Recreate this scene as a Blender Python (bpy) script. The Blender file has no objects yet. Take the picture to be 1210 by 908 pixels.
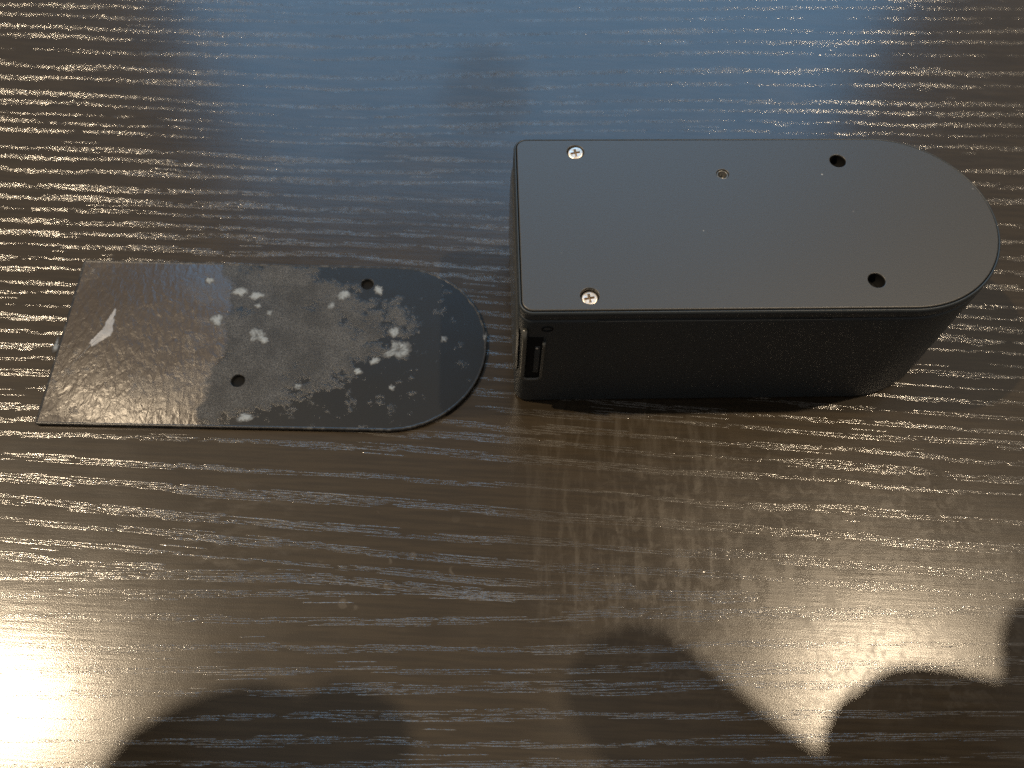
import bpy, bmesh, math, random
import numpy as np
from mathutils import Vector, Matrix
random.seed(7); rng = np.random.default_rng(11)
MM = 0.001
sc = bpy.context.scene
COL = sc.collection
R = math.radians

# ------------------------------------------------------------------ camera
PITCH, ROLL, CAM_H = R(61.892), R(2.615), 0.1923
cam_data = bpy.data.cameras.new('camera'); cam = bpy.data.objects.new('camera', cam_data); COL.objects.link(cam)
fw = Vector((0, math.cos(PITCH), -math.sin(PITCH))); up = Vector((0, math.sin(PITCH), math.cos(PITCH))); rt = Vector((1, 0, 0))
rt2 = rt*math.cos(ROLL) + up*math.sin(ROLL); up2 = up*math.cos(ROLL) - rt*math.sin(ROLL)
m = Matrix((rt2, up2, -fw)).transposed().to_4x4(); m.translation = Vector((0, 0, CAM_H)); cam.matrix_world = m
cam_data.sensor_width = 36; cam_data.lens = 36*1008.156/1210
cam_data.clip_start = 0.01; cam_data.clip_end = 50
cam_data.dof.use_dof = True; cam_data.dof.focus_distance = 0.192; cam_data.dof.aperture_fstop = 13
sc.camera = cam
sc.render.resolution_x = 1024; sc.render.resolution_y = 768

# ------------------------------------------------------------------ light
world = bpy.data.worlds.new('World'); sc.world = world; world.use_nodes = True
bg = world.node_tree.nodes['Background']; bg.inputs[0].default_value = (0.215, 0.207, 0.20, 1); bg.inputs[1].default_value = 1.0
sc.view_settings.view_transform = 'Standard'; sc.view_settings.look = 'None'
sc.view_settings.exposure = 0; sc.view_settings.gamma = 1
sc.render.engine = 'CYCLES'
sc.cycles.use_denoising = False
sc.cycles.sample_clamp_indirect = 0.8
sc.cycles.caustics_reflective = False; sc.cycles.caustics_refractive = False

def lamp(name, loc, power, color, radius):
    l = bpy.data.lights.new(name, 'POINT'); l.energy = power; l.color = color; l.shadow_soft_size = radius
    o = bpy.data.objects.new(name, l); COL.objects.link(o); o.location = loc; return o
lamp('ceiling_lamp', (-1.08, 0.205, 1.734), 118, (1.0, 0.79, 0.54), 0.022)
lamp('ceiling_lamp', (0.84, 0.335, 1.80), 64, (1.0, 0.79, 0.54), 0.022)
wl = bpy.data.lights.new('window_light', 'AREA'); wl.shape = 'RECTANGLE'; wl.size = 1.36; wl.size_y = 1.05
wl.energy = 12.5; wl.color = (0.19, 0.53, 0.93)
wo = bpy.data.objects.new('window_light', wl); COL.objects.link(wo)
wo.location = (0, 1.40, 0.98); wo.rotation_euler = (R(-90), 0, 0)      # faces -y, towards the table

# ------------------------------------------------------------------ node helpers
class NT:
    def __init__(s, name):
        s.m = bpy.data.materials.new(name); s.m.use_nodes = True; s.t = s.m.node_tree
        s.p = s.t.nodes['Principled BSDF']
        s.tc = s.t.nodes.new('ShaderNodeTexCoord').outputs['Object']
    def set(s, **k):
        for a, v in k.items():
            i = s.p.inputs[{'color': 'Base Color', 'rough': 'Roughness', 'metal': 'Metallic', 'ior': 'IOR', 'coat': 'Coat Weight',
                            'coat_rough': 'Coat Roughness', 'normal': 'Normal', 'spec': 'Specular IOR Level'}[a]]
            if isinstance(v, bpy.types.NodeSocket): s.t.links.new(v, i)
            else: i.default_value = (*v, 1) if isinstance(v, tuple) else v
        return s
    def _in(s, sock, v):
        if isinstance(v, bpy.types.NodeSocket): s.t.links.new(v, sock)
        elif isinstance(v, tuple) and sock.type == 'RGBA': sock.default_value = (*v, 1) if len(v) == 3 else v
        else: sock.default_value = v
    def map(s, scale=(1, 1, 1), loc=(0, 0, 0), rot=(0, 0, 0)):
        n = s.t.nodes.new('ShaderNodeMapping'); s.t.links.new(s.tc, n.inputs[0])
        n.inputs['Scale'].default_value = scale; n.inputs['Location'].default_value = loc; n.inputs['Rotation'].default_value = rot
        return n.outputs[0]
    def noise(s, scale, detail=3, rough=.5, vec=None, dist=0):
        n = s.t.nodes.new('ShaderNodeTexNoise'); s.t.links.new(vec or s.tc, n.inputs['Vector'])
        n.inputs['Scale'].default_value = scale; n.inputs['Detail'].default_value = detail
        n.inputs['Roughness'].default_value = rough; n.inputs['Distortion'].default_value = dist
        return n.outputs[0]
    def voro(s, scale, vec=None, feat='F1'):
        n = s.t.nodes.new('ShaderNodeTexVoronoi'); n.feature = feat; s.t.links.new(vec or s.tc, n.inputs['Vector'])
        n.inputs['Scale'].default_value = scale; return n.outputs['Distance']
    def ramp(s, v, a, b, lo=0., hi=1.):
        n = s.t.nodes.new('ShaderNodeMapRange'); n.interpolation_type = 'SMOOTHSTEP'
        s._in(n.inputs[0], v); n.inputs[1].default_value = a; n.inputs[2].default_value = b
        n.inputs[3].default_value = lo; n.inputs[4].default_value = hi; return n.outputs[0]
    def math(s, op, a, b=0., c=0.):
        n = s.t.nodes.new('ShaderNodeMath'); n.operation = op; s._in(n.inputs[0], a); s._in(n.inputs[1], b); s._in(n.inputs[2], c); return n.outputs[0]
    def mixc(s, f, a, b):
        n = s.t.nodes.new('ShaderNodeMix'); n.data_type = 'RGBA'; s._in(n.inputs[0], f); s._in(n.inputs[6], a); s._in(n.inputs[7], b); return n.outputs[2]
    def xyz(s):
        n = s.t.nodes.new('ShaderNodeSeparateXYZ'); s.t.links.new(s.tc, n.inputs[0]); return n.outputs
    def bump(s, h, strength=.5, dist=.0001, prev=None):
        n = s.t.nodes.new('ShaderNodeBump'); s._in(n.inputs['Height'], h); n.inputs['Strength'].default_value = strength
        n.inputs['Distance'].default_value = dist
        if prev is not None: s.t.links.new(prev, n.inputs['Normal'])
        return n.outputs[0]
    def spot(s, x, y, rx, ry, warp=None, soft=.5):
        """1 inside an ellipse (millimetres), falling to 0 at its edge, wobbled by a noise"""
        X, Y, _ = s.xyz()
        a = s.math('POWER', s.math('ABSOLUTE', s.math('DIVIDE', s.math('SUBTRACT', X, x*MM), rx*MM)), 2.)
        b = s.math('POWER', s.math('ABSOLUTE', s.math('DIVIDE', s.math('SUBTRACT', Y, y*MM), ry*MM)), 2.)
        d = s.math('ADD', a, b)
        if warp is not None: d = s.math('ADD', d, s.math('MULTIPLY', s.math('SUBTRACT', warp, .5), 2.2))
        return s.ramp(d, 1.+soft, 1.-soft)

# table: near-black brown lacquered veneer
t = NT('dark_veneer')
fine = t.noise(3300, 3, .65)
grainy = t.noise(1, 4, .6, t.map((60, 900, 1), rot=(0, 0, R(-2))))
mott = t.noise(45, 5, .6)
# dried smears and wipe marks
streak = t.noise(1, 5, .62, t.map((420, 75, 1), rot=(0, 0, R(4))), .6)
sm1 = t.math('MULTIPLY', t.spot(30, -88, 26, 32, mott), t.ramp(streak, .44, .72))
blot = t.noise(330, 4, .6, None, .8)
sm2 = t.math('MULTIPLY', t.spot(70, -103, 58, 30, mott), t.ramp(blot, .46, .68))
sm3 = t.math('MULTIPLY', t.spot(66, -108, 12, 7, mott), t.ramp(t.noise(1, 3, .5, t.map((230, 90, 1), rot=(0, 0, R(35)))), .45, .6))
sm4 = t.math('MULTIPLY', t.spot(-60, -100, 14, 13, mott), t.ramp(t.noise(1, 4, .6, t.map((170, 480, 1), rot=(0, 0, R(-40)))), .47, .66))
drop = t.ramp(t.voro(190), .26, .18)
sm5 = t.math('MULTIPLY', t.math('MULTIPLY', t.spot(-22, -106, 22, 13, mott), drop), t.ramp(t.noise(220, 2), .5, .58))
sm6 = t.math('MULTIPLY', t.ramp(t.noise(28, 4, .6), .52, .7), .35)
smear = t.math('MINIMUM', t.math('ADD', t.math('ADD', t.math('MULTIPLY', sm1, .8), t.math('MULTIPLY', sm2, .6)), t.math('ADD', t.math('ADD', t.math('MULTIPLY', sm3, .8), t.math('MULTIPLY', sm4, .4)), t.math('ADD', sm5, t.math('MULTIPLY', sm6, .5)))), 1.)
base = t.mixc(t.ramp(grainy, .35, .65), (.024, .0168, .0086), (.035, .0248, .0130))
base = t.mixc(t.math('MULTIPLY', smear, .34), base, (.11, .095, .075))
greasy = t.math('MULTIPLY', t.spot(85, -112, 62, 46, mott, .7), t.ramp(t.noise(70, 4, .6), .3, .65, .45, 1.))
dull = t.math('MAXIMUM', t.spot(-13, 46, 13, 18, t.noise(70, 4, .6), .95), t.math('MULTIPLY', t.spot(-24, 18, 24, 8, mott, .95), .6))
rough = t.math('ADD', t.math('ADD', t.ramp(mott, .3, .7, .155, .195), t.math('MULTIPLY', smear, .10)), t.math('ADD', t.math('MULTIPLY', greasy, .05), t.math('MULTIPLY', dull, .05)))
b = t.bump(t.noise(60, 3, .5), .3, .00012)
b = t.bump(grainy, .25, .00006, b)
b = t.bump(fine, .5, .000022, b)
t.set(color=base, rough=.47, coat=1., coat_rough=rough, normal=b, spec=.16)
t.t.links.new(t.math('SUBTRACT', 1., t.math('MULTIPLY', dull, .26)), t.p.inputs['Coat Weight'])
t.t.links.new(b, t.p.inputs['Coat Normal'])
VENEER = t.m

t = NT('grain_silver')
n = t.noise(2500, 2)
t.set(color=t.mixc(t.ramp(t.noise(30, 2), .4, .6), (.060, .052, .040), (.105, .093, .073)), rough=.27, spec=.6, coat=1., coat_rough=.175, normal=t.bump(n, .6, .00005))
t.t.links.new(t.p.inputs['Normal'].links[0].from_socket, t.p.inputs['Coat Normal']); t.p.inputs['Coat IOR'].default_value = 2.15
GRAIN = t.m

t = NT('table_edge'); t.set(color=(.02, .016, .013), rough=.5); EDGE = t.m

# device
t = NT('matte_black_plastic')
X, Y, Z = t.xyz()
n = t.noise(2600, 3, .6); big = t.noise(18, 3, .5)
speck = t.ramp(t.voro(230), .07, .03)
sel = t.math('MULTIPLY', speck, t.ramp(t.noise(60, 1), .54, .72))
t.set(color=t.mixc(t.math('MULTIPLY', sel, .8), t.mixc(big, (.030, .029, .0255), (.036, .0345, .030)), (.5, .5, .47)), rough=.42, normal=t.bump(n, .5, .00004), spec=.85)
LID = t.m
t = NT('satin_black_plastic'); t.set(color=(.024, .030, .034), rough=t.ramp(t.noise(40, 3), .3, .7, .36, .46), ); BODY = t.m
t = NT('gloss_black_plastic'); t.set(color=(.05, .052, .05), rough=.28, spec=1., normal=t.bump(t.noise(160, 2), .12, .0001)); GLOSS = t.m
t = NT('gloss_trim_sheen'); t.set(color=(.07, .07, .06), rough=.25, spec=1.); TRIM = t.m  # gloss plastic made paler, its reflected light put into the base colour
t = NT('dark_void'); t.set(color=(.004, .004, .004), rough=.8, spec=.2); VOID = t.m
t = NT('screw_steel')
t.set(color=t.mixc(t.ramp(t.noise(700, 3, .6), .45, .6), (.78, .70, .60), (.97, .96, .95)), metal=1., rough=.42, normal=t.bump(t.noise(900, 2), .4, .0001)); STEEL = t.m
t = NT('screw_recess_steel'); t.set(color=(.58, .50, .40), metal=1., rough=.45); STEEL2 = t.m
t = NT('brass'); t.set(color=(.15, .148, .14), metal=.6, rough=.36, normal=t.bump(t.noise(1500, 2), .5, .0001)); BRASS = t.m

# cover plate: film, scuffed adhesive, dark bare plastic
t = NT('cover_plate_plastic')
X, Y, Z = t.xyz()
big = t.noise(60, 4, .6); rag = t.noise(260, 6, .68)
w = t.math('ADD', t.math('MULTIPLY', t.math('SUBTRACT', big, .5), .024), t.math('MULTIPLY', t.math('SUBTRACT', rag, .5), .008))
xs = t.math('ADD', X, w)
film = t.ramp(xs, .0415, .0385)
# scuffed middle: an uneven field fading out to the bare plastic
e = t.spot(60, 3.5, 30, 24, None, .0)
def ell(x, y, rx, ry):
    a = t.math('POWER', t.math('ABSOLUTE', t.math('DIVIDE', t.math('SUBTRACT', X, x*MM), rx*MM)), 2.)
    b_ = t.math('POWER', t.math('ABSOLUTE', t.math('DIVIDE', t.math('SUBTRACT', Y, y*MM), ry*MM)), 2.)
    return t.math('SUBTRACT', 1., t.math('ADD', a, b_))
field = t.math('MAXIMUM', ell(60, 2, 28, 15), t.math('MAXIMUM', ell(45, -14, 22, 9), ell(50, 16, 26, 9)))
field = t.math('ADD', field, t.math('ADD', t.math('MULTIPLY', t.math('SUBTRACT', big, .5), 2.6), t.math('MULTIPLY', t.math('SUBTRACT', rag, .5), 3.2)))
scuff = t.math('MULTIPLY', t.ramp(field, -.1, .6), t.math('SUBTRACT', 1., t.math('MULTIPLY', film, .8)))
extra = t.math('MULTIPLY', t.ramp(rag, .58, .66), t.ramp(t.noise(35, 2), .5, .6))
scuff = t.math('MAXIMUM', scuff, t.math('MULTIPLY', extra, .45))
micro = t.noise(2600, 5, .8)
sc_col = t.mixc(t.ramp(micro, .38, .72), (.010, .0105, .0105), (.155, .158, .158))
col = t.mixc(t.math('MULTIPLY', scuff, t.ramp(t.noise(120, 5, .65), .35, .65, .25, 1.)), t.mixc(film, (.014, .0145, .0145), (.042, .029, .017)), sc_col)
rgh = t.math('ADD', t.math('ADD', .30, t.math('MULTIPLY', film, .05)), t.math('MULTIPLY', scuff, .22))
wr = t.noise(1, 3, .55, t.map((620, 330, 1), rot=(0, 0, R(12))), .5)
bf = t.bump(t.math('MULTIPLY', wr, film), .9, .00030)
bf = t.bump(t.noise(40, 2, .5), .5, .0006, bf)
dome = t.ramp(ell(27, -1, 33, 30), 0., 1.)
bf = t.bump(dome, 1., .0017, bf)
t.spec_in = t.ramp(film, 0, 1, .5, 1.)
bf = t.bump(t.math('MULTIPLY', micro, t.math('ADD', scuff, .06)), .9, .00022, bf)
t.set(color=col, rough=rgh, normal=bf, spec=t.spec_in)
PLATE = t.m
t = NT('cover_plate_rim'); t.set(color=t.mixc(t.ramp(t.noise(500, 4, .7), .5, .7), (.022, .022, .022), (.08, .078, .072)), rough=.3, normal=t.bump(t.noise(500, 3), .4, .0002)); RIM = t.m
t = NT('white_residue'); mm_ = t.noise(1400, 4, .7)
t.set(color=t.mixc(t.ramp(t.math('ADD', t.xyz()[2], t.math('MULTIPLY', mm_, .00008)), (1.19)*.001+.00004, (1.31)*.001+.00004), (.03, .03, .03), (.25, .285, .31)), rough=.6, normal=t.bump(mm_, .8, .0002)); RESID = t.m
t = NT('torn_silver_film'); t.set(color=t.mixc(t.noise(420, 4, .7), (.14, .14, .145), (.50, .51, .53)), rough=.42, normal=t.bump(t.noise(500, 4), .7, .0003)); TORN = t.m

# ------------------------------------------------------------------ mesh helpers
def link(name, me, mat, parent=None, smooth=False):
    o = bpy.data.objects.new(name, me); COL.objects.link(o)
    for mt in (mat if isinstance(mat, (list, tuple)) else [mat]): me.materials.append(mt)
    if smooth:
        for p in me.polygons: p.use_smooth = True
    if parent is not None: o.parent = parent
    return o
def from_bm(name, bm, mat, parent=None, smooth=False):
    me = bpy.data.meshes.new(name); bmesh.ops.recalc_face_normals(bm, faces=bm.faces); bm.to_mesh(me); bm.free()
    return link(name, me, mat, parent, smooth)
def thing(name, label, cat, loc, rot=0):
    o = bpy.data.objects.new(name, None); COL.objects.link(o); o.location = loc; o.rotation_euler = (0, 0, rot)
    o.empty_display_size = .02
    o['label'] = label; o['category'] = cat; return o
def dshape(L, W, r, off=0., n=64, nc=10):
    """outline of a D: straight left end with corner radius r, round right end; mm, inset by off"""
    Rr = W/2; r2 = max(r-off, .02); pts = []
    cx = L-Rr
    for k in range(n+1):
        a = -math.pi/2 + math.pi*k/n; pts.append((cx+(Rr-off)*math.cos(a), (Rr-off)*math.sin(a)))
    for s, a0 in ((1, math.pi/2), (-1, math.pi)):
        for k in range(nc+1):
            a = a0 + (math.pi/2)*k/nc
            pts.append((r+ -r2*0 + r2*math.cos(a) if False else (max(r, off+r2))+r2*math.cos(a), s*(Rr-max(r, off+r2))+r2*math.sin(a)))
    return pts
def circle(x, y, r, n=40):
    return [(x+r*math.cos(2*math.pi*k/n), y+r*math.sin(2*math.pi*k/n)) for k in range(n)]
def ring(bm, pts, z): return [bm.verts.new((x*MM, y*MM, z*MM)) for x, y in pts]
def bridge(bm, a, b, mi=0):
    n = len(a)
    for k in range(n):
        f = bm.faces.new((a[k], a[(k+1) % n], b[(k+1) % n], b[k])); f.material_index = mi; f.smooth = True
def cap(bm, loops, mi=0):
    edges = []
    for L_ in loops:
        for k in range(len(L_)):
            v, u = L_[k], L_[(k+1) % len(L_)]
            edges.append(bm.edges.get((v, u)) or bm.edges.new((v, u)))
    r = bmesh.ops.triangle_fill(bm, use_beauty=True, use_dissolve=False, edges=edges)
    for f in r['geom']:
        if isinstance(f, bmesh.types.BMFace): f.material_index = mi; f.smooth = False
def box(bm, x0, x1, y0, y1, z0, z1):
    v = [bm.verts.new((x*MM, y*MM, z*MM)) for z in (z0, z1) for x, y in ((x0, y0), (x1, y0), (x1, y1), (x0, y1))]
    for f in ((0, 3, 2, 1), (4, 5, 6, 7), (0, 1, 5, 4), (1, 2, 6, 5), (2, 3, 7, 6), (3, 0, 4, 7)): bm.faces.new([v[i] for i in f])
def bevelled_box(name, x0, x1, y0, y1, z0, z1, bv, mat, parent, seg=3):
    bm = bmesh.new(); box(bm, x0, x1, y0, y1, z0, z1)
    bmesh.ops.bevel(bm, geom=list(bm.edges), offset=bv*MM, segments=seg, affect='EDGES', profile=.5)
    return from_bm(name, bm, mat, parent, True)
def disc_stack(bm, x, y, prof, n=40, capend=True):
    """lathe of (radius, z) rings round (x, y)"""
    rs = [ring(bm, circle(x, y, r, n), z) for r, z in prof]
    for a, b_ in zip(rs[:-1], rs[1:]): bridge(bm, a, b_)
    if capend: bm.faces.new(rs[-1])
    return rs

# ------------------------------------------------------------------ table
table = thing('table', 'dark brown wood veneer table top with raised silvery grain lines under both black pieces', 'table', (0, .16, 0))
bm = bmesh.new(); box(bm, -420, 420, -290, 330, -28, 0)
bmesh.ops.bevel(bm, geom=list(bm.edges), offset=1.5*MM, segments=3, affect='EDGES')
top = from_bm('table_top', bm, VENEER, table)

ROWS= [[(-182.1,260.9),(-66.4,264.1),(53.4,275.3),(174.9,283.9)],
  [(-180.0,254.4),(-65.5,257.5),(53.0,268.5),(173.2,276.9)],
  [(-178.1,248.4),(-64.6,251.5),(52.7,262.2),(171.7,270.4)],
  [(-176.6,243.8),(-64.0,246.8),(52.4,257.4),(170.5,265.5)],
  [(-175.2,239.6),(-63.4,242.6),(52.2,253.0),(169.4,261.0)],
  [(-173.9,235.5),(-62.9,238.5),(51.9,248.8),(168.3,256.6)],
  [(-172.5,231.1),(-62.2,233.7),(51.7,244.0),(167.1,251.4)],
  [(-170.6,225.2),(-61.3,227.3),(51.3,237.5),(165.4,244.5)],
  [(-169.0,220.5),(-60.7,222.3),(51.0,232.5),(164.1,239.1)],
  [(-167.3,215.2),(-59.9,216.5),(50.7,226.7),(162.6,232.8)],
  [(-165.0,208.1),(-58.8,208.9),(50.3,219.0),(160.6,224.6)],
  [(-163.4,202.9),(-58.1,203.4),(50.0,213.5),(159.1,218.7)],
  [(-161.2,196.1),(-57.1,196.1),(49.6,206.1),(157.2,210.8)],
  [(-159.9,192.3),(-56.5,192.0),(49.4,202.0),(156.1,206.4)],
  [(-158.6,188.1),(-55.9,187.5),(49.1,197.5),(155.0,201.6)],
  [(-157.5,184.7),(-55.5,184.3),(48.9,193.2),(153.8,196.7)],
  [(-156.4,181.3),(-55.0,181.0),(48.7,188.9),(152.6,191.8)],
  [(-154.2,174.7),(-54.2,174.7),(48.2,180.6),(150.3,182.4)],
  [(-152.9,170.5),(-53.6,170.7),(47.9,175.3),(148.9,176.5)],
  [(-151.5,166.3),(-53.1,166.7),(47.6,170.1),(147.5,170.6)],
  [(-149.5,160.1),(-52.3,160.7),(47.2,162.3),(145.3,161.9)],
  [(-148.1,155.8),(-51.7,156.6),(46.9,157.0),(143.9,156.0)],
  [(-146.8,151.5),(-51.2,152.6),(46.6,151.8),(142.5,150.2)],
  [(-145.4,147.4),(-50.6,148.6),(46.3,146.7),(141.1,144.5)],
  [(-144.3,143.9),(-50.2,145.2),(46.1,142.4),(140.0,139.7)],
  [(-142.7,139.0),(-49.5,140.5),(45.8,136.4),(138.4,133.2)],
  [(-141.4,135.0),(-49.0,136.6),(45.6,132.6),(137.4,129.4)],
  [(-140.2,131.1),(-48.5,132.8),(45.4,128.8),(136.5,125.7)],
  [(-138.9,127.3),(-48.0,129.0),(45.2,125.1),(135.7,122.1)],
  [(-137.7,123.5),(-47.5,125.3),(45.0,121.5),(134.8,118.5)],
  [(-136.4,119.6),(-46.9,121.4),(44.8,117.6),(133.9,114.7)],
  [(-135.2,115.9),(-46.4,117.8),(44.6,114.1),(133.0,111.2)],
  [(-133.8,111.5),(-45.8,113.5),(44.3,109.9),(132.0,107.1)],
  [(-132.4,107.3),(-45.3,109.3),(44.1,105.7),(131.0,103.0)],
  [(-131.2,103.3),(-44.7,105.4),(43.9,101.9),(130.1,99.2)],
  [(-129.9,99.4),(-44.2,101.6),(43.7,98.1),(129.2,95.5)],
  [(-128.6,95.3),(-43.7,97.5),(43.5,94.1),(128.3,91.6)],
  [(-127.0,90.4),(-43.0,92.7),(43.2,89.4),(127.1,86.9)],
  [(-125.6,86.0),(-42.4,88.4),(43.0,85.1),(126.1,82.7)],
  [(-124.4,82.4),(-41.8,83.6),(42.7,80.7),(125.0,78.3)],
  [(-122.6,76.7),(-40.7,76.1),(42.4,73.6),(123.4,71.4)],
  [(-120.9,71.5),(-39.8,69.3),(42.0,67.4),(121.8,65.1)],
  [(-119.0,65.8),(-38.8,62.0),(41.6,60.5),(120.2,58.3)],
  [(-117.6,61.3),(-77.7,59.5),(0.9,55.8),(58.6,55.1),(118.9,53.0)],
  [(-116.0,56.5),(-57.1,54.1),(1.1,51.5),(28.8,51.4)],
  [(-114.7,52.4),(-78.7,51.1)],
  [(-113.3,48.1),(-43.1,50.8),(1.2,48.4)],
  [(-17.8,48.1),(20.3,49.1),(56.3,51.1)],
  [(-112.0,44.0),(-27.3,47.3),(10.8,48.7)],
  [(-110.3,38.8),(-11.7,42.5),(59.8,47.1),(118.2,50.1)],
  [(-108.2,32.2),(1.7,36.7),(68.5,40.6),(116.5,43.1)],
  [(-106.7,27.5),(1.9,32.5),(115.5,39.1)],
  [(-105.2,22.9),(2.1,28.6),(67.5,32.5),(114.6,35.1)],
  [(-103.7,18.3),(2.3,22.8),(57.6,25.9),(113.0,28.6)],
  [(-102.1,13.4),(2.5,17.9),(66.0,21.0),(111.7,23.5)],
  [(-100.7,9.2),(2.7,13.3),(65.5,16.9),(110.7,19.2)]]
def lowpass(n, k):
    a = rng.normal(size=n+4*k); w = np.hanning(2*k+1); w /= w.sum(); a = np.convolve(a, w, 'same')[2*k:2*k+n]; return a/(a.std()+1e-9)
V = []; F = []; nv = 0
def strand(x0, x1, yf, width, hh):
    global nv
    n = max(4, int((x1-x0)/.42)); xs = np.linspace(x0, x1, n+1)
    tpr = np.clip(np.minimum(np.arange(n+1), np.arange(n+1)[::-1])/2.2, .06, 1)
    yc = yf(xs) + np.cumsum(rng.normal(0, .008, n+1)) + rng.normal(0, .018, n+1)
    w = width*tpr*(1+rng.normal(0, .26, n+1)).clip(.4, 1.7); h = hh*tpr*(1+rng.normal(0, .36, n+1)).clip(.3, 1.9)
    a = np.stack([xs, yc-w/2, np.full(n+1, -.004)], 1); c = np.stack([xs+rng.normal(0, .04, n+1), yc+rng.normal(0, .03, n+1), h], 1); d = np.stack([xs, yc+w/2, np.full(n+1, -.004)], 1)
    V.append(np.stack([a, c, d], 1).reshape(-1, 3))
    i = nv + 3*np.arange(n)[:, None]
    F.append(np.concatenate([i+[0, 3, 4, 1], i+[1, 4, 5, 2]], 0)); nv += 3*(n+1)
GX = np.linspace(-260, 260, 1041)
for r_i, row in enumerate(ROWS):
    px = np.array([p[0] for p in row]); py = np.array([p[1] for p in row])
    full = px[0] < -90 and px[-1] > 90
    lo = -230 if px[0] < -90 else px[0]; hi = 230 if px[-1] > 90 else px[-1]
    # straight extrapolation past the ends, then smooth the corners
    sl0 = (py[1]-py[0])/(px[1]-px[0]); sl1 = (py[-1]-py[-2])/(px[-1]-px[-2])
    y = np.interp(GX, px, py); y = np.where(GX < px[0], py[0]+(GX-px[0])*sl0, y); y = np.where(GX > px[-1], py[-1]+(GX-px[-1])*sl1, y)
    kk = 60; y = np.convolve(np.pad(y, kk, mode='reflect', reflect_type='odd'), np.hanning(2*kk+1)/np.hanning(2*kk+1).sum(), 'valid')
    y = y + lowpass(len(GX), 60)*.12 + lowpass(len(GX), 14)*.03
    thick = np.clip((.45 if py.mean() < 90 else 0) + rng.uniform(.75, 1.6) + .45*lowpass(len(GX), 45) + .2*lowpass(len(GX), 12), .2, 2.6)
    shift = lowpass(len(GX), 30)*.3
    f = lambda x, y=y: np.interp(x, GX, y)
    for lane in np.arange(-1.6, 1.65, .31):
        x = lo + rng.uniform(0, 10)
        while x < hi:
            ln = float(np.clip(rng.lognormal(2.15, .65), 2., 36))
            mid = x+ln/2; tt = np.interp(mid, GX, thick)/2; ls = lane+np.interp(mid, GX, shift)
            edge = abs(ls)/max(tt, .1)
            if edge < 1.05 and rng.random() < (.88 if edge < .75 else .55):
                strand(x, min(x+ln, hi+2), lambda q, o=lane+rng.normal(0, .06): f(q)+o, rng.uniform(.08, .16), rng.uniform(.027, .052))
                x += ln + rng.uniform(.3, 2.2)
            else:
                x += rng.uniform(2, 7)
    for _ in range(int(rng.integers(2, 6))):           # stray dashes between the rows
        x = rng.uniform(lo, hi-5); o = rng.choice([-1, 1])*rng.uniform(1.4, 2.6)
        strand(x, x+rng.uniform(3, 12), lambda q, o=o: f(q)+o, rng.uniform(.12, .2), .045)
V = np.concatenate(V)*MM; F = np.concatenate(F)
V[:, 1] -= .16
me = bpy.data.meshes.new('wood_grain'); me.vertices.add(len(V)); me.vertices.foreach_set('co', V.ravel())
me.loops.add(F.size); me.loops.foreach_set('vertex_index', F.ravel()); me.polygons.add(len(F))
me.polygons.foreach_set('loop_start', np.arange(0, F.size, 4)); me.polygons.foreach_set('use_smooth', np.ones(len(F), bool))
me.update(); me.validate()
g = link('wood_grain', me, GRAIN, table); g['kind'] = 'stuff'

# ------------------------------------------------------------------ device
DL, DW, DH, DR = 110., 49.6, 40.84, 3.2
dev = thing('electronic_device', 'tall matte black D-shaped plastic device upside down, screws and holes in its flat face', 'device', (-.839*MM, 122.472*MM, 0), R(3.68))
bm = bmesh.new()
prof = [(.9, 1.2), (.3, .55), (0, 1.4-1.0), (-.0, .0)]
rs = []
for z, off in ((.10, 1.0), (.16, .6), (.5, .15), (1.0, .0), (36.6, .0), (37.3, .0), (37.55, .12), (37.75, .45), (37.8, 1.0)):
    rs.append(ring(bm, dshape(DL, DW, DR, off), z))
for a, b_ in zip(rs[:-1], rs[1:]): bridge(bm, a, b_)
bm.faces.new(rs[0]); bm.faces.new(rs[-1])
body = from_bm('body', bm, BODY, dev)
# cap collar
bm = bmesh.new(); rs = []
for z, off in ((37.7, 1.15), (37.95, .45), (38.1, .18), (38.3, .06), (40.1, .06), (40.4, .12), (40.6, .28), (40.66, .46), (40.52, .62), (40.1, .70)):
    rs.append(ring(bm, dshape(DL, DW, DR, off), z))
for a, b_ in zip(rs[:-1], rs[1:]): bridge(bm, a, b_)
from_bm('cap_collar', bm, BODY, dev)
# flat lid with real holes
SCREWS = [(14.64, 20.29, .55), (15.31, -20.43, 1.15)]; HOLES = [(76.67, 17.28), (78.2, -16.94)]; INS = (48.68, 13.36)
bm = bmesh.new()
o0 = ring(bm, dshape(DL, DW, DR, .78), 39.9); o1 = ring(bm, dshape(DL, DW, DR, .78), 40.66); o2 = ring(bm, dshape(DL, DW, DR, .86), 40.8); o3 = ring(bm, dshape(DL, DW, DR, 1.05), 40.84)
bridge(bm, o0, o1); bridge(bm, o1, o2); bridge(bm, o2, o3)
loops = [o3]
HR = 2.03
for (x, y, r, dp) in [(s[0], s[1], HR, 3.2) for s in SCREWS] + [(h[0], h[1], 1.9, 7) for h in HOLES] + [(*INS, 1.42, 2.4)]:
    rr = [ring(bm, circle(x, y, q, 40), z) for q, z in ((r+.16, 40.84), (r+.05, 40.80), (r, 40.70), (r, 40.84-dp))]
    for a, b_ in zip(rr[:-1], rr[1:]): bridge(bm, a, b_)
    loops.append(rr[0])
cap(bm, loops)
lid = from_bm('lid', bm, LID, dev)
bm = bmesh.new(); v = [bm.verts.new((x*MM, y*MM, 38.05*MM)) for x, y in dshape(DL, DW, DR, 1.3)]; bm.faces.new(v)
from_bm('inner_floor', bm, VOID, dev)
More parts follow.
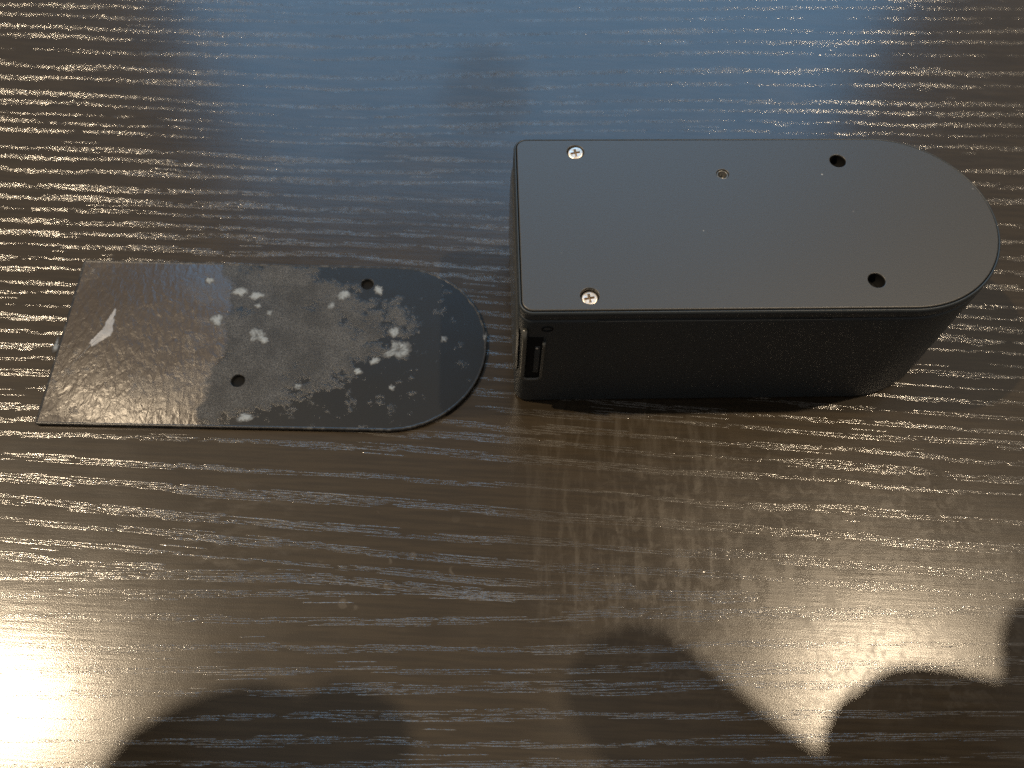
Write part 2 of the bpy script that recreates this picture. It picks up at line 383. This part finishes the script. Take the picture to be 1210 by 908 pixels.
for x, y in HOLES:
    bm = bmesh.new(); disc_stack(bm, x, y, [(1.895, 40.5), (1.88, 38.3), (.6, 38.2)]); from_bm('screw_hole', bm, VOID, dev)

def screw(x, y, depth, rot, tilt):
    zt = 40.84-depth; s = bpy.data.objects.new('screw', None)
    bm = bmesh.new(); n = 48
    # domed pan head with a cross recess cut through its top as inner loop
    rr = [ring(bm, circle(0, 0, q, n), z) for q, z in ((1.7, -1.2), (1.90, -.55), (1.88, -.30), (1.72, -.12), (1.46, -.03))]
    for a, b_ in zip(rr[:-1], rr[1:]): bridge(bm, a, b_)
    w, l = .27, 1.12
    cross = [(w, w), (w, l), (-w, l), (-w, w), (-l, w), (-l, -w), (-w, -w), (-w, -l), (w, -l), (w, -w), (l, -w), (l, w)]
    cr = ring(bm, cross, .0); cap(bm, [rr[-1], cr])
    c2 = ring(bm, [(p*.55, q*.55) for p, q in cross], -.75)
    head = None
    k = len(cr)
    for i in range(k):
        f = bm.faces.new((cr[i], cr[(i+1) % k], c2[(i+1) % k], c2[i])); f.material_index = 1
    f = bm.faces.new(c2); f.material_index = 1
    o = from_bm('screw', bm, [STEEL, STEEL2], dev)
    o.location = (x*MM, y*MM, zt*MM); o.rotation_euler = (R(tilt[0]), R(tilt[1]), R(rot)); return o
screw(SCREWS[0][0], SCREWS[0][1]+.05, .30, 8, (4, -6))
screw(SCREWS[1][0], SCREWS[1][1]-.05, .80, 8, (3, -4))
bm = bmesh.new(); disc_stack(bm, INS[0], INS[1], [(1.40, 38.9), (1.38, 40.55), (1.15, 40.62), (1.0, 40.45), (.85, 39.2), (.3, 38.9)]); from_bm('threaded_insert', bm, BRASS, dev, True)

# gloss panel on the straight end, wrapping the front corner as a U-shaped frame round a port
yF = -DW/2
bm = bmesh.new()
def rrect(y0, y1, z0, z1, r, n=8):
    p = []
    for cy, cz, a0 in ((y1-r, z1-r, 0), (y0+r, z1-r, 90), (y0+r, z0+r, 180), (y1-r, z0+r, 270)):
        for k in range(n+1):
            a = R(a0+90*k/n); p.append((cy+r*math.cos(a), cz+r*math.sin(a)))
    return p
rings_ = []
for off, x in ((0, .3), (.4, -.1), (1.2, -.32), (2.6, -.52), (4.6, -.66)):
    rings_.append([bm.verts.new((x*MM, y*MM, z*MM)) for y, z in rrect(yF+1.2+off, -yF-1.2-off, 9+off, 37.2-off, 7-off)])
for a, b_ in zip(rings_[:-1], rings_[1:]): bridge(bm, a, b_)
bm.faces.new(rings_[-1])
from_bm('end_panel', bm, GLOSS, dev, False)
def tube(name, pts, rad, mat, parent, n=10, flat=1.):
    cu = []
    bm = bmesh.new(); prev = None; P = [Vector(p)*MM for p in pts]
    for i, p in enumerate(P):
        tdir = (P[min(i+1, len(P)-1)]-P[max(i-1, 0)]).normalized(); nrm = Vector((0, -1, 0)); side = tdir.cross(nrm).normalized()
        rr = rad[i] if isinstance(rad, (list, tuple)) else rad
        cur = [bm.verts.new(p + (side*math.cos(2*math.pi*k/n)*rr + nrm*math.sin(2*math.pi*k/n)*rr*flat)*MM) for k in range(n)]
        if prev: bridge(bm, prev, cur)
        else: bm.faces.new(cur)
        prev = cur
    bm.faces.new(prev); return from_bm(name, bm, mat, parent, True)
# port bay in the front wall: gloss lip, dark recess, connector
u = []
x0, x1, zb, zt = 1.35, 6.0, 12.5, 31.5
u.append((x0+.1, yF-.05, zt+3))
for z in np.linspace(zt-2, zb+2, 8): u.append((x0+.25-.1*(zt-z)/19, yF-.02, z))
for k in range(0, 9): a = R(180+90*k/8); u.append((x0+1.7+1.7*math.cos(a), yF-.02, zb+1.7+1.7*math.sin(a)))
for k in range(0, 9): a = R(270+90*k/8); u.append((x1-1.4+1.4*math.cos(a), yF-.02, zb+1.4+1.4*math.sin(a)))
for z in np.linspace(zb+3, zt-2, 8): u.append((x1, yF-.02, z))
u = [(a_, yF-.20, c_) for a_, _, c_ in u]
tube('port_frame', u, [.62 if a_ < x0+1.2 and c_ > zb+1.5 else .45 for a_, _, c_ in u], TRIM, dev)
bevelled_box('port_recess', x0+.35, x1-.2, yF-.10, yF+.6, zb+.4, zt-.3, .08, VOID, dev)
bevelled_box('port_connector', 4.0, 5.3, yF-.22, yF+.1, 15.5, 27.5, .15, BODY, dev)
bevelled_box('port_contact', 4.25, 4.75, yF-.30, yF, 26.4, 27.0, .08, STEEL, dev)
tube('seam_highlight', [(x, yF-.02, 37.62) for x in np.linspace(17, 68, 12)], .13, TRIM, dev, 8)  # added pale ridge, stands in for the highlight along the seam
bm = bmesh.new()
rr = []
for q, yy in ((1.0, 0), (.95, -.14), (.78, -.16), (.70, .05)):
    rr.append([bm.verts.new(((6.4+1.35*q*math.cos(2*math.pi*k/24))*MM, (yF+yy)*MM, (34.6+1.0*q*math.sin(2*math.pi*k/24))*MM)) for k in range(24)])
for a, b_ in zip(rr[:-1], rr[1:]): bridge(bm, a, b_)
bm.faces.new(rr[-1]); from_bm('reset_button', bm, VOID, dev)

# ------------------------------------------------------------------ cover plate
plate = thing('cover_plate', 'thin black D-shaped cover plate lying flat, worn glue side up with white residue spots', 'cover plate', (-116.611*MM, 109.641*MM, 0), R(1.671))
PT = 1.25
def pshape(off, jit=0.):
    p = dshape(DL, 49.3, .5, off, 96, 4); out = []
    for i, (x, y) in enumerate(p):
        k = math.sin(x*.9+y*1.7)*.5+math.sin(x*2.3-y*.8)*.5
        out.append((x-.35+.05*k*jit, y+.05*k*jit))
    return out
bm = bmesh.new()
rs = [ring(bm, pshape(o, j), z) for o, z, j in ((.5, .12, 0), (.10, .25, 0), (0, .5, 1), (0, PT-.18, 1), (.09, PT-.03, 1), (.28, PT+.03, 2), (.50, PT-.02, 3), (.62, PT-.06, 2))]
for i, (a, b_) in enumerate(zip(rs[:-1], rs[1:])): bridge(bm, a, b_, 1 if i >= 1 else 1)
bm.faces.new(rs[0])
loops = [rs[-1]]
for x, y, r in ((47.1, -11.56, 1.75), (76.98, 18.67, 1.7)):
    a = ring(bm, circle(x, y, r+.1), PT-.06); b_ = ring(bm, circle(x, y, r), PT-.16); c = ring(bm, circle(x, y, r), .14)
    bridge(bm, a, b_, 1); bridge(bm, b_, c, 1); loops.append(a)
cap(bm, loops, 0)
from_bm('plate_sheet', bm, [PLATE, RIM], plate)
for x, y in ((47.1, -11.56), (76.98, 18.67)):
    bm = bmesh.new(); disc_stack(bm, x, y, [(1.7, .5), (1.6, .22), (.5, .2)]); from_bm('screw_hole', bm, VOID, plate)
SPOTS= [(43.46, 15.07, 1.95, 1.35), (47.89, 14.1, 2.15, 1.12), (38.93, 6.15, 1.56, 1.8), (49.76, 1.74, 2.34, 1.8), (51.92, 0.51, 1.36, 0.9), (71.19, 15.24, 1.76, 1.57), (80.32, 16.84, 1.17, 1.35), (68.19, 11.65, 0.98, 1.12), (85.39, 3.9, 1.36, 1.35), (86.69, -1.71, 2.93, 2.48), (80.87, -5.12, 1.17, 1.12), (77.05, -8.19, 1.17, 0.9), (98.32, 1.89, 0.78, 0.9), (50.81, -21.69, 1.76, 1.12), (62.39, -12.91, 0.98, 0.9), (34.72, 18.67, 1.17, 0.9), (49.0, 11.16, 0.98, 0.68), (52.02, 8.84, 0.78, 0.9), (86.0, -12.62, 0.78, 0.68), (-0.82, -2.78, 0.58, 1.57), (109.1, 2.92, 0.39, 1.12)]
SPLASH= [(11.72, 9.42), (12.12, 5.75), (12.51, 2.13), (12.38, 0.84), (10.73, -0.48), (8.19, -2.57), (7.46, -1.32), (8.33, 0.48), (9.79, 2.57), (10.37, 5.7)]
from mathutils import noise as mn
def residue(x, y, rx, ry, seed, hgt=.16):
    bm = bmesh.new(); nr, na = 9, 40; top_ = PT-.06; prev = None
    c = bm.verts.new((x*MM, y*MM, (top_+hgt*(.3 if rx > 2 and seed > 7 else .9))*MM))
    for i in range(1, nr+1):
        q = i/nr*1.25; cur = []
        for k in range(na):
            a = 2*math.pi*k/na
            wob = 1+.55*mn.noise(Vector((math.cos(a)*1.3+seed, math.sin(a)*1.3, seed*.7)))+.18*mn.noise(Vector((math.cos(a)*4+seed, math.sin(a)*4, seed)))
            xx, yy = x+rx*q*wob*math.cos(a+.3), y+ry*q*wob*math.sin(a+.3)
            h = (hgt*(1-q**2.2) - (hgt*.75*math.exp(-(q/.38)**2) if rx > 2 and seed > 7 else 0)) + .06*mn.noise(Vector((xx*2.4, yy*2.4, seed))) + .03*mn.noise(Vector((xx*7, yy*7, seed)))
            cur.append(bm.verts.new((xx*MM, yy*MM, (top_+max(h, -.03)+.0)*MM)))
        if prev is None:
            for k in range(na): bm.faces.new((c, cur[k], cur[(k+1) % na]))
        else:
            for k in range(na): bm.faces.new((prev[k], prev[(k+1) % na], cur[(k+1) % na], cur[k]))
        prev = cur
    return from_bm('glue_residue', bm, RESID, plate, True)
for i, (x, y, rx, ry) in enumerate(SPOTS): residue(x, y, rx*1.12, ry*1.12, i*3.7+1, .11 if rx > 1 else .08)
bm = bmesh.new(); lo_ = []; hi_ = []
dense = []
for i, p in enumerate(SPLASH):
    q = SPLASH[(i+1) % len(SPLASH)]
    for k in range(5):
        u = k/5; j = rng.normal(0, .11, 2)*(1 if k else .3); dense.append((p[0]*(1-u)+q[0]*u+j[0], p[1]*(1-u)+q[1]*u+j[1]))
SPLASH = dense
for i, (x, y) in enumerate(SPLASH):
    lo_.append(bm.verts.new((x*MM, y*MM, (PT-.07)*MM))); cx_, cy_ = 10.2, 2.0
    hi_.append(bm.verts.new(((cx_+(x-cx_)*.93)*MM, (cy_+(y-cy_)*.96)*MM, (PT+.06+.07*math.sin(i*.5)+rng.normal(0, .02))*MM)))
bridge(bm, lo_, hi_); cv = bm.verts.new((10.4*MM, 1.2*MM, (PT+.14)*MM))
for k in range(len(hi_)): bm.faces.new((hi_[k], hi_[(k+1) % len(hi_)], cv))
from_bm('torn_film', bm, TORN, plate)
tube('torn_film', [(7.9, -2.2, PT), (6.9, -4.1, PT), (5.6, -6.2, PT-.02), (4.4, -8.4, PT-.04), (3.7, -10.2, PT-.06)], [.16, .12, .10, .09, .04], TORN, plate, 6)

# ------------------------------------------------------------------ photographer's hands (outside the frame; they cast the soft finger shadows)
t = NT('skin'); t.set(color=(.45, .27, .19), rough=.5, normal=t.bump(t.noise(900, 3), .3, .0003)); SKIN = t.m
def skinned(chains, root):
    me = bpy.data.meshes.new('hand'); vs = []; es = []; rad = []
    def add(q): vs.append(Vector(q[0])*MM); rad.append(q[1]*MM); return len(vs)-1
    prev = add(root[0])
    for q in root[1:]: k = add(q); es.append((prev, k)); prev = k
    palm = prev
    for ch in chains:
        prev = palm
        for q in ch: k = add(q); es.append((prev, k)); prev = k
    me.from_pydata(vs, es, [])
    o = link('hand', me, SKIN)
    md = o.modifiers.new('skin', 'SKIN'); md.use_smooth_shade = True
    if not me.skin_vertices:
        bpy.context.view_layer.objects.active = o
    for i, r in enumerate(rad): me.skin_vertices[0].data[i].radius = (r, r)
    me.skin_vertices[0].data[0].use_root = True
    s = o.modifiers.new('sub', 'SUBSURF'); s.levels = 2; s.render_levels = 2
    return o
lh = skinned([[((-166, -6, 152), 14), ((-162, 14, 150), 13), ((-161, 11, 143), 11)],
              [((-155, 8, 152), 15), ((-151, 28, 150), 14), ((-150, 25, 141), 12)],
              [((-139, 14, 152), 15), ((-136, 34, 150), 14), ((-135, 31, 141), 12)],
              [((-125, 14, 152), 14), ((-120, 36, 150), 13.5), ((-120, 32, 141), 12)],
              [((-158, 8, 151), 14), ((-155, 24, 150), 13.5), ((-144, 30, 150), 13.5), ((-128, 34, 150), 13)],
              [((-118, -14, 146), 12), ((-109, 6, 144), 11), ((-110, 22, 142), 9.5)]],
             [((-190, -230, 110), 33), ((-175, -110, 135), 27), ((-160, -60, 148), 27), ((-150, -20, 150), 29)])
lh['label'] = 'loosely closed bare hand reaching in beyond the worn plate'; lh['category'] = 'hand'
rh = skinned([[((136, 24, 154), 16), ((112, 43, 154), 15), ((97, 56, 152), 13.5), ((89, 62, 148), 12)],
              [((143, 33, 154), 13), ((145, 49, 150), 13), ((145, 47, 142), 12)],
              [((158, 33, 154), 14), ((157, 50, 150), 14), ((158, 48, 142), 13)],
              [((170, 33, 154), 14), ((170, 51, 150), 14), ((170, 49, 142), 13)],
              [((180, 34, 152), 12), ((182, 52, 152), 12), ((182, 67, 150), 10.5), ((180, 73, 140), 9)],
              [((141, 36, 151), 12), ((147, 54, 150), 13.5), ((163, 50, 150), 13.5), ((176, 44, 150), 12)],
              [((136, 8, 146), 12), ((118, 18, 140), 11), ((108, 30, 136), 10)]],
             [((215, -214, 110), 33), ((190, -89, 135), 25), ((178, -39, 148), 24), ((168, -6, 150), 25)])
rh['label'] = 'bare hand with one finger stretched out beyond the tall device'; rh['category'] = 'hand'
